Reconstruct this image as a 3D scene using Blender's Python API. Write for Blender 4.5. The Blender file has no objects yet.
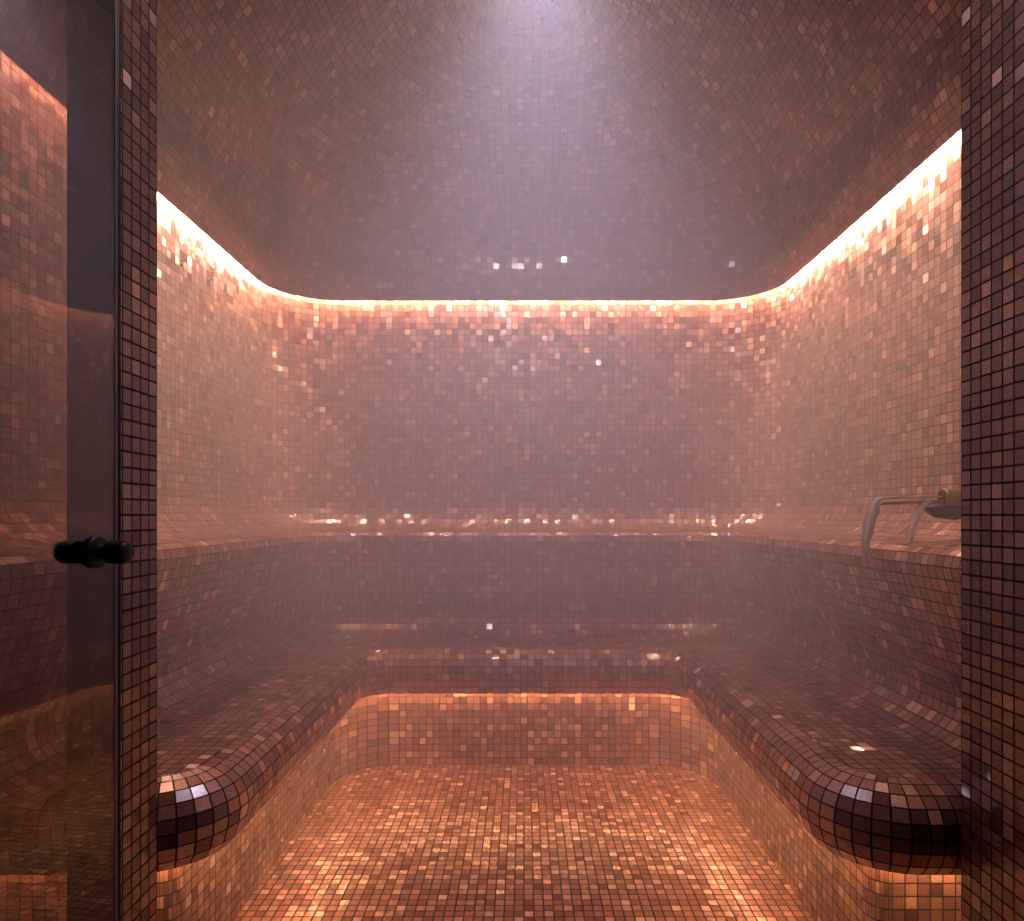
import bpy, bmesh, math, random
from mathutils import Vector

random.seed(7)
S = bpy.context.scene
COL = S.collection
P = 0.027            # mosaic pitch in metres: all plans below are counted in mosaic tiles
EYE = 37.0           # eye height above the floor, in tiles


def W(x, z, h):
    """x to the right, z away from the camera, h above eye level (tiles) -> metres"""
    return Vector((x * P, z * P, (EYE + h) * P))


# ------------------------------------------------------------------ camera
cam_d = bpy.data.cameras.new('camera')
cam = bpy.data.objects.new('camera', cam_d)
COL.objects.link(cam)
cam.location = W(0, 0, 0)
cam.rotation_euler = (math.pi / 2, 0, 0)
cam_d.sensor_fit = 'HORIZONTAL'
cam_d.sensor_width = 36.0
cam_d.lens = 36.0 * 683.0 / 1024.0
cam_d.shift_x = -12.0 / 1024.0
cam_d.shift_y = 54.5 / 1024.0
cam_d.clip_start = 0.02
S.camera = cam

# ------------------------------------------------------------------ world, exposure, sampling quality
wd = bpy.data.worlds.new('world')
S.world = wd
wd.use_nodes = True
wd.node_tree.nodes['Background'].inputs[0].default_value = (0.35, 0.4, 0.6, 1)
wd.node_tree.nodes['Background'].inputs[1].default_value = 0.006
S.view_settings.view_transform = 'Standard'
S.view_settings.look = 'None'
S.view_settings.gamma = 1.0
S.view_settings.use_curve_mapping = False
S.view_settings.exposure = 0.0
cy = S.cycles
cy.use_denoising = True
cy.max_bounces = 8
cy.diffuse_bounces = 4
cy.glossy_bounces = 3
cy.transmission_bounces = 6
cy.volume_bounces = 4
cy.sample_clamp_indirect = 4.0
cy.caustics_reflective = False
cy.caustics_refractive = False

COVE_POWER = 530.0
BENCH_POWER = 51.0
SPOT_POWER = 62.0
SPILL_POWER = 26.0
STEAM_DENSITY = 0.5

# the blue-white downlight in the crown of the vault
sp_d = bpy.data.lights.new('spotlight_lamp', 'SPOT')
sp_d.energy = SPOT_POWER
sp_d.color = (0.62, 0.62, 1.0)
sp_d.spot_size = math.radians(78)
sp_d.spot_blend = 1.0
sp_d.shadow_soft_size = 0.04
sp = bpy.data.objects.new('spotlight_lamp', sp_d)
COL.objects.link(sp)
SPOT = (1.5, 57.0, 54.8)
sp.location = W(SPOT[0], SPOT[1], SPOT[2] - 2.2)
sp.rotation_euler = (math.radians(8), 0, 0)
# added second lamp beside it: wide warm fill for tile glints and seat
sl_d = bpy.data.lights.new('added_spill_lamp', 'SPOT')
sl_d.energy = SPILL_POWER
sl_d.color = (1.0, 0.78, 0.78)
sl_d.spot_size = math.radians(150)
sl_d.spot_blend = 0.25
sl_d.shadow_soft_size = 0.045
slo = bpy.data.objects.new('added_spill_lamp', sl_d)
COL.objects.link(slo)
slo.location = W(SPOT[0], SPOT[1], SPOT[2] - 2.3)
slo.rotation_euler = (math.radians(12), 0, 0)


# ------------------------------------------------------------------ materials
def new_mat(name):
    m = bpy.data.materials.new(name)
    m.use_nodes = True
    nt = m.node_tree
    b = nt.nodes['Principled BSDF']
    return m, nt, b


def tile_mat(name, shades, tilt=0.10, metallic=0.3, r0=0.2, r1=0.5, joint=0.06, joint_col=(0.010, 0.005, 0.004), seed=0.0, coat=0.7):
    m, nt, b = new_mat(name)
    N, L = nt.nodes, nt.links
    uv = N.new('ShaderNodeUVMap'); uv.uv_map = 'UVMap'
    fl = N.new('ShaderNodeVectorMath'); fl.operation = 'FLOOR'
    L.new(uv.outputs[0], fl.inputs[0])
    off = N.new('ShaderNodeVectorMath'); off.operation = 'ADD'
    off.inputs[1].default_value = (0.5, 0.5, seed + 0.5)
    L.new(fl.outputs[0], off.inputs[0])
    wn = N.new('ShaderNodeTexWhiteNoise'); wn.noise_dimensions = '3D'
    L.new(off.outputs[0], wn.inputs['Vector'])
    off2 = N.new('ShaderNodeVectorMath'); off2.operation = 'ADD'
    off2.inputs[1].default_value = (13.5, 71.5, seed + 9.5)
    L.new(fl.outputs[0], off2.inputs[0])
    wn2 = N.new('ShaderNodeTexWhiteNoise'); wn2.noise_dimensions = '3D'
    L.new(off2.outputs[0], wn2.inputs['Vector'])
    # joints
    fr = N.new('ShaderNodeVectorMath'); fr.operation = 'FRACTION'
    L.new(uv.outputs[0], fr.inputs[0])
    sb = N.new('ShaderNodeVectorMath'); sb.operation = 'SUBTRACT'
    sb.inputs[1].default_value = (0.5, 0.5, 0.5)
    L.new(fr.outputs[0], sb.inputs[0])
    ab = N.new('ShaderNodeVectorMath'); ab.operation = 'ABSOLUTE'
    L.new(sb.outputs[0], ab.inputs[0])
    sx = N.new('ShaderNodeSeparateXYZ'); L.new(ab.outputs[0], sx.inputs[0])
    mx = N.new('ShaderNodeMath'); mx.operation = 'MAXIMUM'
    L.new(sx.outputs[0], mx.inputs[0]); L.new(sx.outputs[1], mx.inputs[1])
    gt = N.new('ShaderNodeMath'); gt.operation = 'GREATER_THAN'
    gt.inputs[1].default_value = 0.5 - joint
    L.new(mx.outputs[0], gt.inputs[0])
    # colour per tile
    cr = N.new('ShaderNodeValToRGB')
    el = cr.color_ramp.elements
    while len(el) > 1:
        el.remove(el[0])
    for i, (pos, c) in enumerate(shades):
        e = el[0] if i == 0 else el.new(pos)
        e.position = pos
        e.color = (*c, 1)
    L.new(wn.outputs['Value'], cr.inputs[0])
    # mica flecks inside each tile
    nz = N.new('ShaderNodeTexNoise'); nz.noise_dimensions = '2D'
    nz.inputs['Scale'].default_value = 5.0
    nz.inputs['Detail'].default_value = 2.0
    L.new(uv.outputs[0], nz.inputs['Vector'])
    mr = N.new('ShaderNodeMapRange')
    mr.inputs[1].default_value = 0.3; mr.inputs[2].default_value = 0.7
    mr.inputs[3].default_value = 0.82; mr.inputs[4].default_value = 1.18
    L.new(nz.outputs[0], mr.inputs[0])
    vm = N.new('ShaderNodeVectorMath'); vm.operation = 'SCALE'
    L.new(cr.outputs[0], vm.inputs[0]); L.new(mr.outputs[0], vm.inputs['Scale'])
    mc = N.new('ShaderNodeMix'); mc.data_type = 'RGBA'
    mc.inputs['B'].default_value = (*joint_col, 1)
    for i_ in mc.inputs:
        pass
    L.new(gt.outputs[0], mc.inputs[0])
    L.new(vm.outputs[0], mc.inputs[6])
    mc.inputs[7].default_value = (*joint_col, 1)
    L.new(mc.outputs[2], b.inputs['Base Color'])
    # metallic / roughness
    mm = N.new('ShaderNodeMath'); mm.operation = 'MULTIPLY_ADD'
    mm.inputs[1].default_value = -metallic; mm.inputs[2].default_value = metallic
    L.new(gt.outputs[0], mm.inputs[0]); L.new(mm.outputs[0], b.inputs['Metallic'])
    sc = N.new('ShaderNodeSeparateColor'); L.new(wn2.outputs['Color'], sc.inputs[0])
    rr = N.new('ShaderNodeMapRange')
    rr.inputs[3].default_value = r0; rr.inputs[4].default_value = r1
    L.new(sc.outputs[2], rr.inputs[0])
    rj = N.new('ShaderNodeMath'); rj.operation = 'MAXIMUM'
    jr = N.new('ShaderNodeMath'); jr.operation = 'MULTIPLY'; jr.inputs[1].default_value = 0.8
    L.new(gt.outputs[0], jr.inputs[0])
    L.new(rr.outputs[0], rj.inputs[0]); L.new(jr.outputs[0], rj.inputs[1])
    L.new(rj.outputs[0], b.inputs['Roughness'])
    # every tile is set at a slightly different tilt
    ge = N.new('ShaderNodeNewGeometry')
    c5 = N.new('ShaderNodeVectorMath'); c5.operation = 'SUBTRACT'
    c5.inputs[1].default_value = (0.5, 0.5, 0.5)
    L.new(wn2.outputs['Color'], c5.inputs[0])
    cs = N.new('ShaderNodeVectorMath'); cs.operation = 'SCALE'
    pw = N.new('ShaderNodeMath'); pw.operation = 'POWER'; pw.inputs[1].default_value = 4.0   # a few tiles lean much more than the rest
    L.new(wn.outputs['Color'], pw.inputs[0])
    pm = N.new('ShaderNodeMath'); pm.operation = 'MULTIPLY_ADD'
    pm.inputs[1].default_value = tilt * 2.2; pm.inputs[2].default_value = tilt * 0.75
    L.new(pw.outputs[0], pm.inputs[0]); L.new(pm.outputs[0], cs.inputs['Scale'])
    L.new(c5.outputs[0], cs.inputs[0])
    ad = N.new('ShaderNodeVectorMath'); ad.operation = 'ADD'
    L.new(ge.outputs['Normal'], ad.inputs[0]); L.new(cs.outputs[0], ad.inputs[1])
    no = N.new('ShaderNodeVectorMath'); no.operation = 'NORMALIZE'
    L.new(ad.outputs[0], no.inputs[0])
    L.new(no.outputs[0], b.inputs['Normal'])
    L.new(no.outputs[0], b.inputs['Coat Normal'])
    b.inputs['Coat Roughness'].default_value = 0.11
    b.inputs['Coat IOR'].default_value = 2.1
    rc = N.new('ShaderNodeMapRange')
    rc.inputs[3].default_value = 0.07; rc.inputs[4].default_value = 0.22
    L.new(sc.outputs[0], rc.inputs[0]); L.new(rc.outputs[0], b.inputs['Coat Roughness'])
    cw = N.new('ShaderNodeMath'); cw.operation = 'MULTIPLY_ADD'
    cw.inputs[1].default_value = -coat; cw.inputs[2].default_value = coat
    b.inputs['Specular IOR Level'].default_value = 0.2
    L.new(gt.outputs[0], cw.inputs[0]); L.new(cw.outputs[0], b.inputs['Coat Weight'])
    return m


COPPER = [(0.0, (0.26, 0.092, 0.056)), (0.3, (0.32, 0.115, 0.070)), (0.6, (0.38, 0.140, 0.086)), (0.82, (0.45, 0.172, 0.106)), (0.9, (0.60, 0.27, 0.17)), (1.0, (0.78, 0.44, 0.30))]
M_WALL = tile_mat('copper_mosaic_wall', COPPER, tilt=0.23, seed=1)
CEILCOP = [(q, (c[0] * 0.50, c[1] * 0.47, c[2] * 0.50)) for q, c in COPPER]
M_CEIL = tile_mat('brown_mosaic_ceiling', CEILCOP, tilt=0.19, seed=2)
M_SEAT = tile_mat('copper_mosaic_seat', COPPER, tilt=0.30, seed=3, coat=1.0)
M_LEDGE = tile_mat('copper_mosaic_ledge', COPPER, tilt=0.30, seed=6)
M_FLOOR = tile_mat('copper_mosaic_floor', COPPER, tilt=0.12, joint=0.075, seed=4, coat=0.08)
SHADECOP = [(q, (c[0] * 0.33, c[1] * 0.30, c[2] * 0.30)) for q, c in COPPER]  # copper tile darkened to stand in for the weaker light on the posts
M_POST = tile_mat('shaded_copper_mosaic_post', SHADECOP, tilt=0.16, joint=0.07, joint_col=(0.006, 0.002, 0.0015), seed=5)


def plain(name, col, rough=0.5, metallic=0.0, noise=0.0, scale=30.0):
    m, nt, b = new_mat(name)
    b.inputs['Roughness'].default_value = rough
    b.inputs['Metallic'].default_value = metallic
    b.inputs['Base Color'].default_value = (*col, 1)
    if noise:
        N, L = nt.nodes, nt.links
        tc = N.new('ShaderNodeTexCoord')
        nz = N.new('ShaderNodeTexNoise'); nz.inputs['Scale'].default_value = scale
        L.new(tc.outputs['Object'], nz.inputs['Vector'])
        mr = N.new('ShaderNodeMapRange')
        mr.inputs[3].default_value = 1 - noise; mr.inputs[4].default_value = 1 + noise
        L.new(nz.outputs[0], mr.inputs[0])
        vm = N.new('ShaderNodeVectorMath'); vm.operation = 'SCALE'
        vm.inputs[0].default_value = col
        L.new(mr.outputs[0], vm.inputs['Scale'])
        L.new(vm.outputs[0], b.inputs['Base Color'])
    return m


M_BLACK = plain('matt_black_metal', (0.012, 0.012, 0.014), 0.42, 0.6, 0.2)
M_DARKWALL = plain('dark_plaster', (0.03, 0.032, 0.038), 0.7, 0.0, 0.25, 12)
M_SEAL = plain('black_rubber', (0.006, 0.006, 0.007), 0.6, 0.0, 0.2)
M_BRONZE = plain('bronze_metal', (0.30, 0.17, 0.12), 0.35, 0.9, 0.15)
M_GLASSEDGE = plain('polished_glass_edge', (0.16, 0.15, 0.15), 0.25, 0.0, 0.1)


def emit(name, col, strength):
    m = bpy.data.materials.new(name)
    m.use_nodes = True
    nt = m.node_tree
    nt.nodes.remove(nt.nodes['Principled BSDF'])
    e = nt.nodes.new('ShaderNodeEmission')
    e.inputs[0].default_value = (*col, 1)
    e.inputs[1].default_value = strength
    nt.links.new(e.outputs[0], nt.nodes['Material Output'].inputs[0])
    return m


M_COVE = emit('warm_cove_led', (1.0, 0.62, 0.43), COVE_POWER)
M_BENCHLED = emit('warm_bench_led', (1.0, 0.60, 0.29), BENCH_POWER)
M_SPOTLENS = emit('spotlight_lens', (0.62, 0.70, 1.0), 25.0)


def glass_mat(name, col, rough=0.0, ior=1.5):
    m, nt, b = new_mat(name)
    b.inputs['Base Color'].default_value = (*col, 1)
    b.inputs['Roughness'].default_value = rough
    b.inputs['IOR'].default_value = ior
    b.inputs['Transmission Weight'].default_value = 1.0
    return m


M_GLASS = glass_mat('tinted_glass', (0.36, 0.28, 0.25), ior=1.8)
M_WATER = glass_mat('running_water', (0.97, 0.95, 0.94), 0.06, 1.33)
M_WATER.node_tree.nodes['Principled BSDF'].inputs['Transmission Weight'].default_value = 0.66


# ------------------------------------------------------------------ mesh helpers
def link(name, mesh, mat, parent=None):
    o = bpy.data.objects.new(name, mesh)
    COL.objects.link(o)
    if mat is not None:
        mesh.materials.append(mat)
    if parent is not None:
        o.parent = parent
        o.matrix_parent_inverse = parent.matrix_world.inverted()
    return o


class Mesh:
    """collects faces with their own uv (in tiles)"""

    def __init__(self):
        self.v, self.f, self.uv = [], [], []

    def face(self, pts, uvs):
        n = len(self.v)
        self.v += [tuple(p) for p in pts]
        self.f.append(tuple(range(n, n + len(pts))))
        self.uv += list(uvs)

    def build(self, name, mat, parent=None, smooth=False, weld=True, origin=None):
        me = bpy.data.meshes.new(name)
        o = Vector(origin) if origin is not None else Vector((0, 0, 0))
        me.from_pydata([tuple(Vector(v) - o) for v in self.v], [], self.f)
        ul = me.uv_layers.new(name='UVMap')
        k = 0
        for poly in me.polygons:
            for li in poly.loop_indices:
                ul.data[li].uv = self.uv[k]
                k += 1
        if weld:
            bm = bmesh.new(); bm.from_mesh(me)
            bmesh.ops.remove_doubles(bm, verts=bm.verts, dist=1e-5)
            bm.to_mesh(me); bm.free()
        for poly in me.polygons:
            poly.use_smooth = smooth
        ob = link(name, me, mat)
        ob.location = o
        if parent is not None:
            ob.parent = parent
            ob.location = o - parent.location
        return ob


def seg_line(a, b, n):
    return [(a[0] + (b[0] - a[0]) * i / n, a[1] + (b[1] - a[1]) * i / n) for i in range(n + 1)]


def seg_arc(c, r, a0, a1, n):
    return [(c[0] + r * math.cos(a0 + (a1 - a0) * i / n), c[1] + r * math.sin(a0 + (a1 - a0) * i / n)) for i in range(n + 1)]


PI = math.pi


def join(*segs):
    out = []
    for s in segs:
        out += s if not out else s[1:]
    return out


def room_path(i, half=30.0, ztan=102.5, zfront=46.8, zleft=41.8, ns=55, na=18, nb=60):
    """plan line at inset i from the wall, left front -> back -> right front (x, z)"""
    R = max(11.5 - i, 0.05)
    X = half + R
    return join(seg_line((-X, zleft), (-X, ztan), ns + 5), seg_arc((-half, ztan), R, PI, PI / 2, na),
                seg_line((-half, ztan + R), (half, ztan + R), nb), seg_arc((half, ztan), R, PI / 2, 0, na),
                seg_line((X, ztan), (X, zfront), ns))


NX, NZ, NR, NF, NFRONT = 21.5, 96.3, 3.0, 6.5, 46.9


def nose_path(j, nf=14, nc=8, ns=38, na=8, nb=37):
    """plan line of the bench edge at distance j behind its nose"""
    R, F = NR + j, max(NF - j, 0.05)
    X, Zb = NX + j, NZ + j
    xc, zc = NX + NF, NFRONT + NF
    half, zt = NX - NR, NZ - NR
    zf = NFRONT + j
    l = join(seg_line((-41.4, zf), (-xc, zf), nf), seg_arc((-xc, zc), F, -PI / 2, 0, nc),
             seg_line((-X, zc), (-X, zt), ns), seg_arc((-half, zt), R, PI, PI / 2, na),
             seg_line((-half, Zb), (half, Zb), nb))
    r = [(-x, z) for x, z in l]
    n_right = len(l) - (nb + 1)
    return l + list(reversed(r))[nb + 1:]


def loft(mesh, profile, path, v0=0, pick=None):
    """profile: [(inset, h)], one row of tiles between neighbours"""
    for k in range(len(profile) - 1):
        a = path(profile[k][0]); b = path(profile[k + 1][0])
        ha, hb = profile[k][1], profile[k + 1][1]
        for i in range(len(a) - 1):
            if pick and not pick(a[i], a[i + 1]):
                continue
            mesh.face([W(*a[i], ha), W(*a[i + 1], ha), W(*b[i + 1], hb), W(*b[i], hb)],
                      [(i, v0 + k + 1), (i + 1, v0 + k + 1), (i + 1, v0 + k), (i, v0 + k)])


def arc_pts(c, r, a0, a1, n):
    return [(c[0] + r * math.cos(a0 + (a1 - a0) * i / n), c[1] + r * math.sin(a0 + (a1 - a0) * i / n)) for i in range(n + 1)]


# ------------------------------------------------------------------ room shell
wall_prof = [(0.0, 48.0 - k) for k in range(0, 46)] + [(0.02, 2.2)]
sides = {'wall_left': lambda a, b: (a[0] + b[0]) < 0 and abs((a[0] + b[0]) / 2) - 30 > (a[1] + b[1]) / 2 - 102.5,
         'wall_right': lambda a, b: (a[0] + b[0]) > 0 and abs((a[0] + b[0]) / 2) - 30 > (a[1] + b[1]) / 2 - 102.5,
         'wall_back': lambda a, b: abs((a[0] + b[0]) / 2) - 30 <= (a[1] + b[1]) / 2 - 102.5}
for nm, pk in sides.items():
    m = Mesh()
    loft(m, wall_prof, room_path, 0, pk)
    o = m.build(nm, M_WALL)
    o['kind'] = 'structure'

# floor
m = Mesh()
FP = 0.925
for x in range(-42, 42, 6):
    for z in range(34, 116, 6):
        c = [(x, z), (x + 6, z), (x + 6, z + 6), (x, z + 6)]
        m.face([W(a, b, -EYE) for a, b in c], [(a / FP, b / FP) for a, b in c])
o = m.build('floor', M_FLOOR)
o['kind'] = 'structure'


# vaulted ceiling with its hanging lip
def vault_ring(i):
    w = 41.5 - i
    if i < 11.5:
        R0 = 11.5 - i
    else:
        R0 = 0.0
    R = max(R0, w * min(1.0, 0.30 + 0.70 * (i / 26.0)))
    if i < 5:
        R = 11.5 - i
    else:
        t = min(1.0, (i - 5) / 6.0)
        R = (1 - t) * (11.5 - i if i < 11.5 else 0) + t * R if i < 11.5 else R
    R = min(R, w)
    X, Zb = w, 114.0 - i
    return X, Zb, R


def ring_points(i, n, zfront=46.8):
    X, Zb, R = vault_ring(i)
    L1, LA, LB = (Zb - R) - zfront, R * PI / 2, 2 * (X - R)
    tot = 2 * L1 + 2 * LA + LB
    out = []
    for k in range(n + 1):
        s = tot * k / n
        mir = s > tot / 2
        if mir:
            s = tot - s
        if s < L1:
            p = (-X, zfront + s)
        elif s < L1 + LA:
            a = PI - (s - L1) / max(R, 1e-6)
            p = (-(X - R) + R * math.cos(a), Zb - R + R * math.sin(a))
        else:
            p = (-(X - R) + (s - L1 - LA), Zb)
        out.append((-p[0], p[1]) if mir else p)
    return out, tot


lip = [(0.0, 48.0), (1.0, 47.0)] + [(1.0, 46.0 - k) for k in range(0, 11)] + [(1.15, 35.6), (1.6, 35.25), (2.1, 35.95), (2.6, 36.85), (3.1, 37.75), (3.5, 38.7), (3.7, 39.7), (3.75, 40.7)]
vault = []
A, B = 37.6, 14.2
t = 0.0
while t < PI / 2:
    vault.append((3.75 + A * (1 - math.cos(t)), 40.7 + B * math.sin(t)))
    t += 1.0 / math.hypot(A * math.sin(t), B * math.cos(t))
prof = lip + vault[1:]
m = Mesh()
for k in range(len(prof) - 1):
    (ia, ha), (ib, hb) = prof[k], prof[k + 1]
    _, tot = ring_points((ia + ib) / 2, 4)
    n = max(2, 2 * round(tot / 2))
    a, _ = ring_points(ia, n)
    b, _ = ring_points(ib, n)
    for q in range(n):
        u = q - n // 2
        m.face([W(*b[q], hb), W(*b[q + 1], hb), W(*a[q + 1], ha), W(*a[q], ha)],
               [(u, k + 1), (u + 1, k + 1), (u + 1, k), (u, k)])
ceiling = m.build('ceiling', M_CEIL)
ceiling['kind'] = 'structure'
# the cove light strip on the hidden back of the lip
m = Mesh()
loft(m, [(0.95, 37.0), (0.72, 37.0), (0.72, 36.4), (0.95, 36.4)], room_path)
m.build('light_strip', M_COVE, ceiling, weld=True)


# recessed spotlight in the crown
def lathe(profile, n=32):
    """profile [(r, h)] metres around local z"""
    m = Mesh()
    for k in range(len(profile) - 1):
        for i in range(n):
            a0, a1 = 2 * PI * i / n, 2 * PI * (i + 1) / n
            (r0, h0), (r1, h1) = profile[k], profile[k + 1]
            pts = [Vector((r0 * math.cos(a0), r0 * math.sin(a0), h0)), Vector((r0 * math.cos(a1), r0 * math.sin(a1), h0)),
                   Vector((r1 * math.cos(a1), r1 * math.sin(a1), h1)), Vector((r1 * math.cos(a0), r1 * math.sin(a0), h1))]
            m.face(pts, [(0, 0), (1, 0), (1, 1), (0, 1)])
    return m


def moved(m, mat4):
    m.v = [tuple(mat4 @ Vector(v)) for v in m.v]
    return m


from mathutils import Matrix
sl = W(*SPOT)
ring = moved(lathe([(0.050, 0.03), (0.050, -0.012), (0.054, -0.018), (0.068, -0.016), (0.072, -0.006), (0.072, 0.03)]), Matrix.Translation(sl))
ring.build('spotlight_ring', M_BRONZE, ceiling, smooth=True)
lens = moved(lathe([(0.0, -0.045), (0.016, -0.043), (0.030, -0.036), (0.040, -0.026), (0.046, -0.012), (0.047, 0.004)]), Matrix.Translation(sl))
lens.build('spotlight_lens', M_SPOTLENS, ceiling, smooth=True)

# ------------------------------------------------------------------ the bench
bench = bpy.data.objects.new('bench', None)
COL.objects.link(bench)
bench.location = W(0, 108, -EYE)
bench['label'] = 'built-in U-shaped mosaic bench with rounded edge, backrest and glowing plinth around the floor'
bench['category'] = 'bench'

ledge_prof = arc_pts((4.6, 2.2), 4.58, PI, PI * 1.5, 7) + [(5.6, -2.45), (6.6, -2.55), (7.5, -2.7), (8.25, -3.2), (8.5, -4.1)]
m = Mesh(); loft(m, ledge_prof, room_path, 100)
for sgn in (-1, 1):       # end cap
    pts = [(sgn * (41.5 - i), 46.8 if sgn > 0 else 41.8, h) for i, h in ledge_prof] + [(sgn * 41.5, 46.8 if sgn > 0 else 41.8, -4.1)]
    m.face([W(*q) for q in (pts if sgn < 0 else pts[::-1])], [(q[0], q[2]) for q in (pts if sgn < 0 else pts[::-1])])
m.build('ledge', M_LEDGE, bench)
back_prof = [(8.5, -4.1)] + [(8.5 - 3.6 * (k / 11.0) ** 1.15, -4.1 - 11.2 * k / 11.0) for k in range(1, 12)]
bx, bh = back_prof[-1]
back_prof += [(bx - 0.05, bh - 1.0), (bx + 0.25, bh - 2.0), (bx + 0.95, bh - 2.85), (bx + 1.9, bh - 3.5), (bx + 2.9, bh - 3.85), (bx + 3.9, -19.3)]
m = Mesh(); loft(m, back_prof, room_path, 120)
for sgn in (-1, 1):
    pts = [(sgn * (41.5 - i), 46.8 if sgn > 0 else 41.8, h) for i, h in back_prof] + [(sgn * 41.5, 46.8 if sgn > 0 else 41.8, -19.3), (sgn * 41.5, 46.8 if sgn > 0 else 41.8, -4.1)]
    m.face([W(*q) for q in (pts if sgn < 0 else pts[::-1])], [(q[0], q[2]) for q in (pts if sgn < 0 else pts[::-1])])
m.build('backrest', M_WALL, bench)

nose_prof = [(3.3, -19.3), (2.3, -19.42), (1.35, -19.85), (0.6, -20.5), (0.15, -21.4), (0.0, -22.4), (0.12, -23.4), (0.5, -24.5), (1.2, -25.35), (2.2, -25.8), (3.2, -25.85), (3.6, -25.0), (5.2, -25.0)]
m = Mesh(); loft(m, nose_prof, nose_path, 0)
j_in = back_prof[-1][0]
outer = [q for q in room_path(j_in) if q[1] > NFRONT + 3.3]
xo = abs(outer[0][0])
outer = [(-xo, NFRONT + 3.3)] + outer + [(xo, NFRONT + 3.3)]
inner = [q for q in nose_path(3.3) if abs(q[0]) < xo]
# split the flat seat into convex-ish pieces between the two lines
ni = len(inner); no_ = len(outer)
poly = outer + inner[::-1]
bm = bmesh.new()
fv = [bm.verts.new(W(x, z, -19.3)) for x, z in poly]
ff = bm.faces.new(fv)
bm.normal_update()
if ff.normal.z < 0:
    ff.normal_flip()
res = bmesh.ops.triangulate(bm, faces=[ff])
for f in bm.faces:
    vs = [v.co.copy() for v in f.verts]
    m.face(vs, [(q.x / P, q.y / P) for q in vs])
bm.free()
m.build('seat', M_SEAT, bench)

m = Mesh(); loft(m, [(5.0, -25.0 - k) for k in range(0, 13)], nose_path, 40)
m.build('plinth', M_SEAT, bench)
m = Mesh(); loft(m, [(4.05, -25.4), (4.05, -25.75), (4.45, -25.75), (4.45, -25.4), (4.05, -25.4)], nose_path)
m.build('light_strip', M_BENCHLED, bench)


# ------------------------------------------------------------------ posts at the entrance
def tiled_box(x0, x1, z0, z1, h0, h1, u_from_back=True):
    m = Mesh()
    # right face (+x), left face (-x): u counted from the room side
    for x, flip in ((x1, False), (x0, True)):
        pts = [(x, z0, h0), (x, z1, h0), (x, z1, h1), (x, z0, h1)]
        uvs = [(z1 - q[1], q[2]) for q in pts]
        if flip:
            pts, uvs = pts[::-1], uvs[::-1]
        m.face([W(*q) for q in pts], uvs)
    for z, flip in ((z0, False), (z1, True)):
        pts = [(x0, z, h0), (x1, z, h0), (x1, z, h1), (x0, z, h1)]
        uvs = [(q[0] - x0 + 50, q[2]) for q in pts]
        if flip:
            pts, uvs = pts[::-1], uvs[::-1]
        m.face([W(*q) for q in pts], uvs)
    pts = [(x0, z0, h1), (x1, z0, h1), (x1, z1, h1), (x0, z1, h1)]
    m.face([W(*q) for q in pts], [(q[0], q[1]) for q in pts])
    return m


TOP = 58.0
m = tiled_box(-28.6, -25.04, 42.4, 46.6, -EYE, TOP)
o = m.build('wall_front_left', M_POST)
o['kind'] = 'structure'
o.data.materials.append(M_DARKWALL)
for poly_ in o.data.polygons:
    if poly_.normal.y < -0.5:
        poly_.material_index = 1
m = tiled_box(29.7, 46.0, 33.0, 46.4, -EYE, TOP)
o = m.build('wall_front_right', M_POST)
o['kind'] = 'structure'

# ------------------------------------------------------------------ glass door
TH = math.radians(5.0)
door = bpy.data.objects.new('glass_door', None)
COL.objects.link(door)
door.location = W(-25.15, 42.33, -EYE)
door.rotation_euler = (0, 0, -TH)
door['label'] = 'tinted glass door standing open, with a round black knob near its edge'
door['kind'] = 'thing'
door['category'] = 'door'
# local frame: -y runs along the pane towards the camera, x is the pane's thickness
def box_bm(x0, x1, y0, y1, z0, z1, bev=0.0, seg=2):
    bm = bmesh.new()
    bmesh.ops.create_cube(bm, size=1)
    for v in bm.verts:
        v.co = Vector(((x0 + x1) / 2 + v.co.x * (x1 - x0), (y0 + y1) / 2 + v.co.y * (y1 - y0), (z0 + z1) / 2 + v.co.z * (z1 - z0)))
    if bev:
        bmesh.ops.bevel(bm, geom=bm.edges[:], offset=bev, segments=seg, affect='EDGES', profile=0.5)
    return bm


def bm_obj(name, bm, mat, parent, smooth=False):
    me = bpy.data.meshes.new(name)
    bm.to_mesh(me); bm.free()
    for p_ in me.polygons:
        p_.use_smooth = smooth
    me.materials.append(mat)
    o = bpy.data.objects.new(name, me)
    COL.objects.link(o)
    o.parent = parent
    return o


GT = 0.010
HT = (EYE + TOP) * P
bm_obj('pane', box_bm(-GT, 0, -0.80, -0.004, 0.008, HT - 0.01, 0.0008, 1), M_GLASS, door)
bm_obj('edge_strip', box_bm(-GT - 0.0008, 0.0012, -0.0085, -0.0032, 0.006, HT - 0.01, 0.0006, 1), M_GLASSEDGE, door)
bm_obj('edge_seal', box_bm(-GT - 0.001, 0.0015, -0.0028, 0.0018, 0.006, HT - 0.01, 0.0008, 1), M_SEAL, door)
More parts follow.
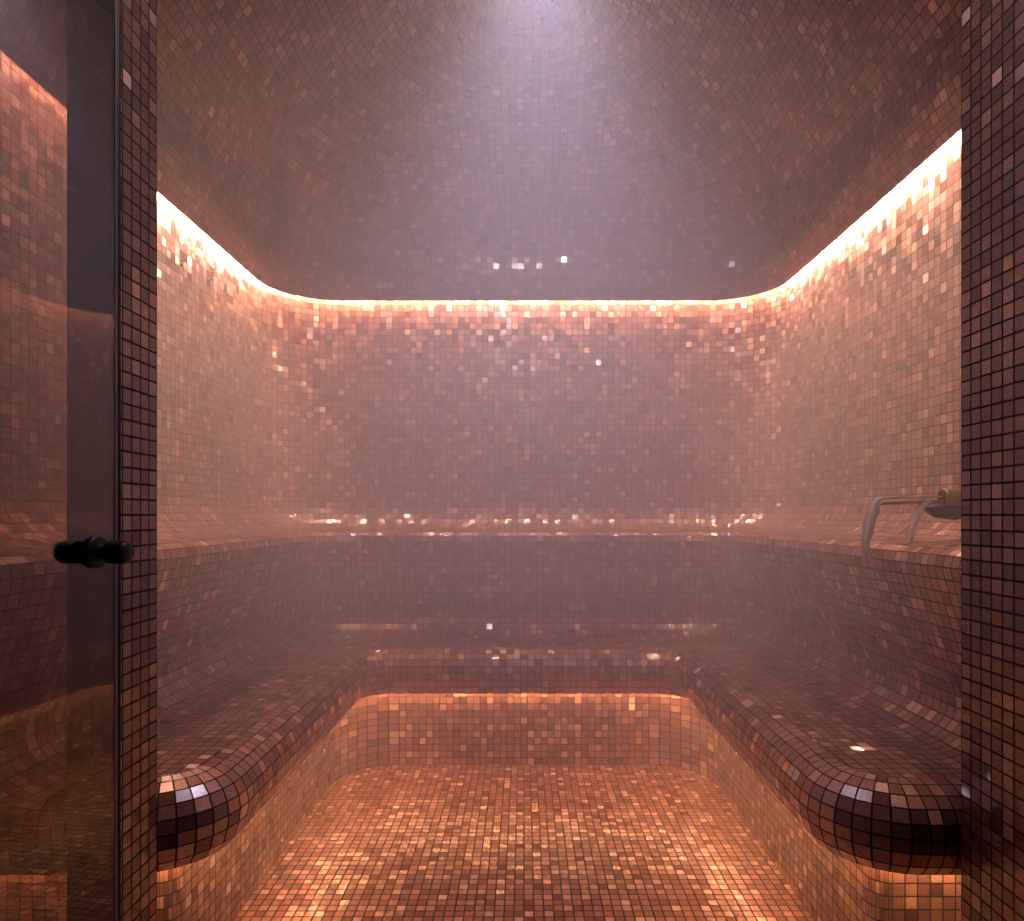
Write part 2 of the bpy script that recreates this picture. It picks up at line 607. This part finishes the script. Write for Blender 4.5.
# the knob pair through the pane
KY, KZ = -2.05 * P, (EYE - 2.2) * P
knob_prof = [(0.0, 0.0), (0.024, 0.0), (0.0255, 0.0015), (0.0255, 0.0055), (0.024, 0.007), (0.0125, 0.008), (0.011, 0.011), (0.011, 0.018), (0.0135, 0.0215), (0.0175, 0.024), (0.0185, 0.028), (0.0185, 0.048), (0.0172, 0.054), (0.0135, 0.0575), (0.0, 0.0585)]
rx = Matrix.Rotation(PI / 2, 4, 'Y')
for sgn in (1, -1):
    mt = Matrix.Translation(Vector((0.0 if sgn > 0 else -GT, KY, KZ))) @ Matrix.Rotation(sgn * PI / 2, 4, 'Y')
    k = moved(lathe(knob_prof[5:], 36), mt)
    ko = k.build('door_knob', M_BLACK, None, smooth=True)
    ko.parent = door
    r = moved(lathe(knob_prof[:6], 36), mt)
    ro = r.build('rosette', M_BLACK, None, smooth=False)
    ro.parent = ko

# ------------------------------------------------------------------ water spout and falling water
SP_Z, SP_H = 60.5, 1.55
spout = bpy.data.objects.new('water_spout', None)
COL.objects.link(spout)
spout.location = W(41.15, SP_Z, SP_H)
spout['label'] = 'bronze pipe spout set in the wall, pouring water over the tiled ledge'
spout['category'] = 'spout'
rl = Matrix.Rotation(-PI / 2, 4, 'Y')
m = moved(lathe([(0.0, 0.0), (0.024, 0.0), (0.026, 0.002), (0.026, 0.014), (0.024, 0.017), (0.0205, 0.018)], 36), rl)
o = m.build('wall_flange', M_BRONZE, None, smooth=False); o.parent = spout
m = moved(lathe([(0.0205, 0.009), (0.0205, 0.095), (0.022, 0.099), (0.0225, 0.108), (0.0215, 0.111), (0.0175, 0.111), (0.0165, 0.108), (0.0165, 0.06), (0.0, 0.06)], 36), rl)
o = m.build('pipe', M_BRONZE, None, smooth=True); o.parent = spout
# flat open lip that carries the water out over the ledge
bm = bmesh.new()
L0, L1 = -0.104, -0.262
ringv = []
for k in range(13):
    x = L0 + (L1 - L0) * k / 12
    wv = 0.0165 + 0.004 * k / 12
    dz = -0.006 - 0.004 * (k / 12) ** 2
    sec = []
    for a in range(9):
        t_ = -1 + 2 * a / 8
        sec.append((x, wv * t_, dz - 0.006 * (1 - t_ * t_)))
    top = [bm.verts.new(q) for q in sec]
    bot = [bm.verts.new((q[0], q[1] * 1.04, q[2] - 0.0025)) for q in sec]
    ringv.append(top + bot[::-1])
for k in range(12):
    a, b = ringv[k], ringv[k + 1]
    n = len(a)
    for i in range(n):
        bm.faces.new([a[i], a[(i + 1) % n], b[(i + 1) % n], b[i]])
bm.faces.new(ringv[0][::-1]); bm.faces.new(ringv[-1])
bmesh.ops.recalc_face_normals(bm, faces=bm.faces[:])
bm_obj('open_lip', bm, M_BRONZE, spout, smooth=True)


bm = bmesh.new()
wedge = [(-0.020, -0.018), (-0.100, -0.018), (-0.150, -0.022), (-0.150, -0.030), (-0.128, -0.048), (-0.085, -0.054), (-0.020, -0.042)]  # dark wedge added in place of the shadow beneath the spout
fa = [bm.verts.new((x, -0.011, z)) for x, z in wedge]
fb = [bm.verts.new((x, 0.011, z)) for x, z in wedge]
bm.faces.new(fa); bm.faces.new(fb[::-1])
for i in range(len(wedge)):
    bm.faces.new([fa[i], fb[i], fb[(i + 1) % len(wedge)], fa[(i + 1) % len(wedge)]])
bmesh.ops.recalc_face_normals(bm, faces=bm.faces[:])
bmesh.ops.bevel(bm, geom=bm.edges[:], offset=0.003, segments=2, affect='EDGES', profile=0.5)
bm_obj('shadow_wedge', bm, M_BLACK, spout)


def stream(pts, radii, name, label, twist=0.0):
    """a rope of water: flattened section swept along the points (tiles)"""
    o0 = W(*pts[-1])
    bm = bmesh.new()
    rings = []
    # resample with a smooth curve
    P3 = [W(*q) - o0 for q in pts]
    dense, rad = [], []
    for k in range(len(P3) - 1):
        p0 = P3[max(k - 1, 0)]; p1 = P3[k]; p2 = P3[k + 1]; p3 = P3[min(k + 2, len(P3) - 1)]
        for s in range(6):
            t_ = s / 6
            q = 0.5 * ((2 * p1) + (p2 - p0) * t_ + (2 * p0 - 5 * p1 + 4 * p2 - p3) * t_ * t_ + (3 * p1 - p0 - 3 * p2 + p3) * t_ ** 3)
            dense.append(q)
            ra, rb = radii[k], radii[k + 1]
            rad.append((ra[0] + (rb[0] - ra[0]) * t_, ra[1] + (rb[1] - ra[1]) * t_))
    dense.append(P3[-1]); rad.append(radii[-1])
    for k, q in enumerate(dense):
        d = (dense[min(k + 1, len(dense) - 1)] - dense[max(k - 1, 0)]).normalized()
        side = Vector((0, 1, 0))
        side = (side - d * side.dot(d)).normalized()
        nrm = d.cross(side)
        ring = []
        for a in range(28):
            an = 2 * PI * a / 28
            wob = 1 + 0.22 * math.sin(5 * an + k * 0.12) + 0.10 * math.sin(3 * an + k * 0.9)
            ring.append(bm.verts.new(q + side * (rad[k][0] * P * math.cos(an) * wob) + nrm * (rad[k][1] * P * math.sin(an) * wob)))
        rings.append(ring)
    for k in range(len(rings) - 1):
        for i in range(28):
            bm.faces.new([rings[k][i], rings[k][(i + 1) % 28], rings[k + 1][(i + 1) % 28], rings[k + 1][i]])
    bm.faces.new(rings[0][::-1]); bm.faces.new(rings[-1])
    bmesh.ops.recalc_face_normals(bm, faces=bm.faces[:])
    o = bm_obj(name, bm, M_WATER, None, smooth=True)
    o.location = o0
    o['label'] = label
    o['category'] = 'water'
    o['group'] = 'water streams from the spout'
    return o


stream([(36.8, SP_Z, 1.62), (34.5, SP_Z, 1.56), (31.9, SP_Z, 1.46), (31.2, SP_Z, 1.1), (30.9, SP_Z + 0.1, 0.2), (30.6, SP_Z + 0.4, -1.4), (30.6, SP_Z + 0.8, -3.0), (31.4, SP_Z + 1.3, -4.6)],
       [(0.42, 0.08), (0.44, 0.09), (0.44, 0.11), (0.42, 0.3), (0.42, 0.44), (0.36, 0.4), (0.3, 0.3), (0.2, 0.12)],
       'water_stream', 'wider water stream falling from the far tip of the wall spout')
stream([(35.6, SP_Z - 0.5, 1.2), (34.9, SP_Z - 0.6, 0.75), (34.4, SP_Z - 0.7, -0.1), (34.0, SP_Z - 0.7, -1.2), (33.75, SP_Z - 0.6, -2.35), (33.4, SP_Z - 0.6, -2.5)],
       [(0.3, 0.25), (0.3, 0.26), (0.28, 0.24), (0.26, 0.2), (0.22, 0.18), (0.3, 0.05)],
       'water_stream', 'narrow water stream spilling halfway along the wall spout, nearer the pipe')

# ------------------------------------------------------------------ steam
bm = box_bm(-41.45 * P, 41.45 * P, 47.0 * P, 113.9 * P, 0.002, (EYE + 47.5) * P)
me = bpy.data.meshes.new('steam')
bm.to_mesh(me); bm.free()
steam = bpy.data.objects.new('steam', me)
COL.objects.link(steam)
ms = bpy.data.materials.new('steam')
ms.use_nodes = True
nt = ms.node_tree
nt.nodes.remove(nt.nodes['Principled BSDF'])
vs = nt.nodes.new('ShaderNodeVolumeScatter')
vs.inputs['Color'].default_value = (0.96, 0.93, 0.93, 1)
ps = nt.nodes.new('ShaderNodeNewGeometry')
sz = nt.nodes.new('ShaderNodeSeparateXYZ')
nt.links.new(ps.outputs['Position'], sz.inputs[0])
dr = nt.nodes.new('ShaderNodeMapRange')      # steam thins towards the floor
dr.inputs[1].default_value = 0.05; dr.inputs[2].default_value = 0.8
dr.inputs[3].default_value = STEAM_DENSITY * 0.25; dr.inputs[4].default_value = STEAM_DENSITY
nt.links.new(sz.outputs[2], dr.inputs[0])
dt = nt.nodes.new('ShaderNodeMapRange')      # thinned again in the crown, shaped to keep the ceiling haze dark
dt.inputs[1].default_value = 1.5; dt.inputs[2].default_value = 2.3
dt.inputs[3].default_value = 1.0; dt.inputs[4].default_value = 0.3
nt.links.new(sz.outputs[2], dt.inputs[0])
dm = nt.nodes.new('ShaderNodeMath'); dm.operation = 'MULTIPLY'
nt.links.new(dr.outputs[0], dm.inputs[0]); nt.links.new(dt.outputs[0], dm.inputs[1])
nt.links.new(dm.outputs[0], vs.inputs['Density'])
vs.inputs['Anisotropy'].default_value = 0.1
nt.links.new(vs.outputs[0], nt.nodes['Material Output'].inputs['Volume'])
me.materials.append(ms)
steam['kind'] = 'stuff'
steam['label'] = 'thin white steam filling the room'
steam['category'] = 'steam'
for v in me.vertices:
    if v.co.z > 1:
        v.co.z = (EYE + 56) * P
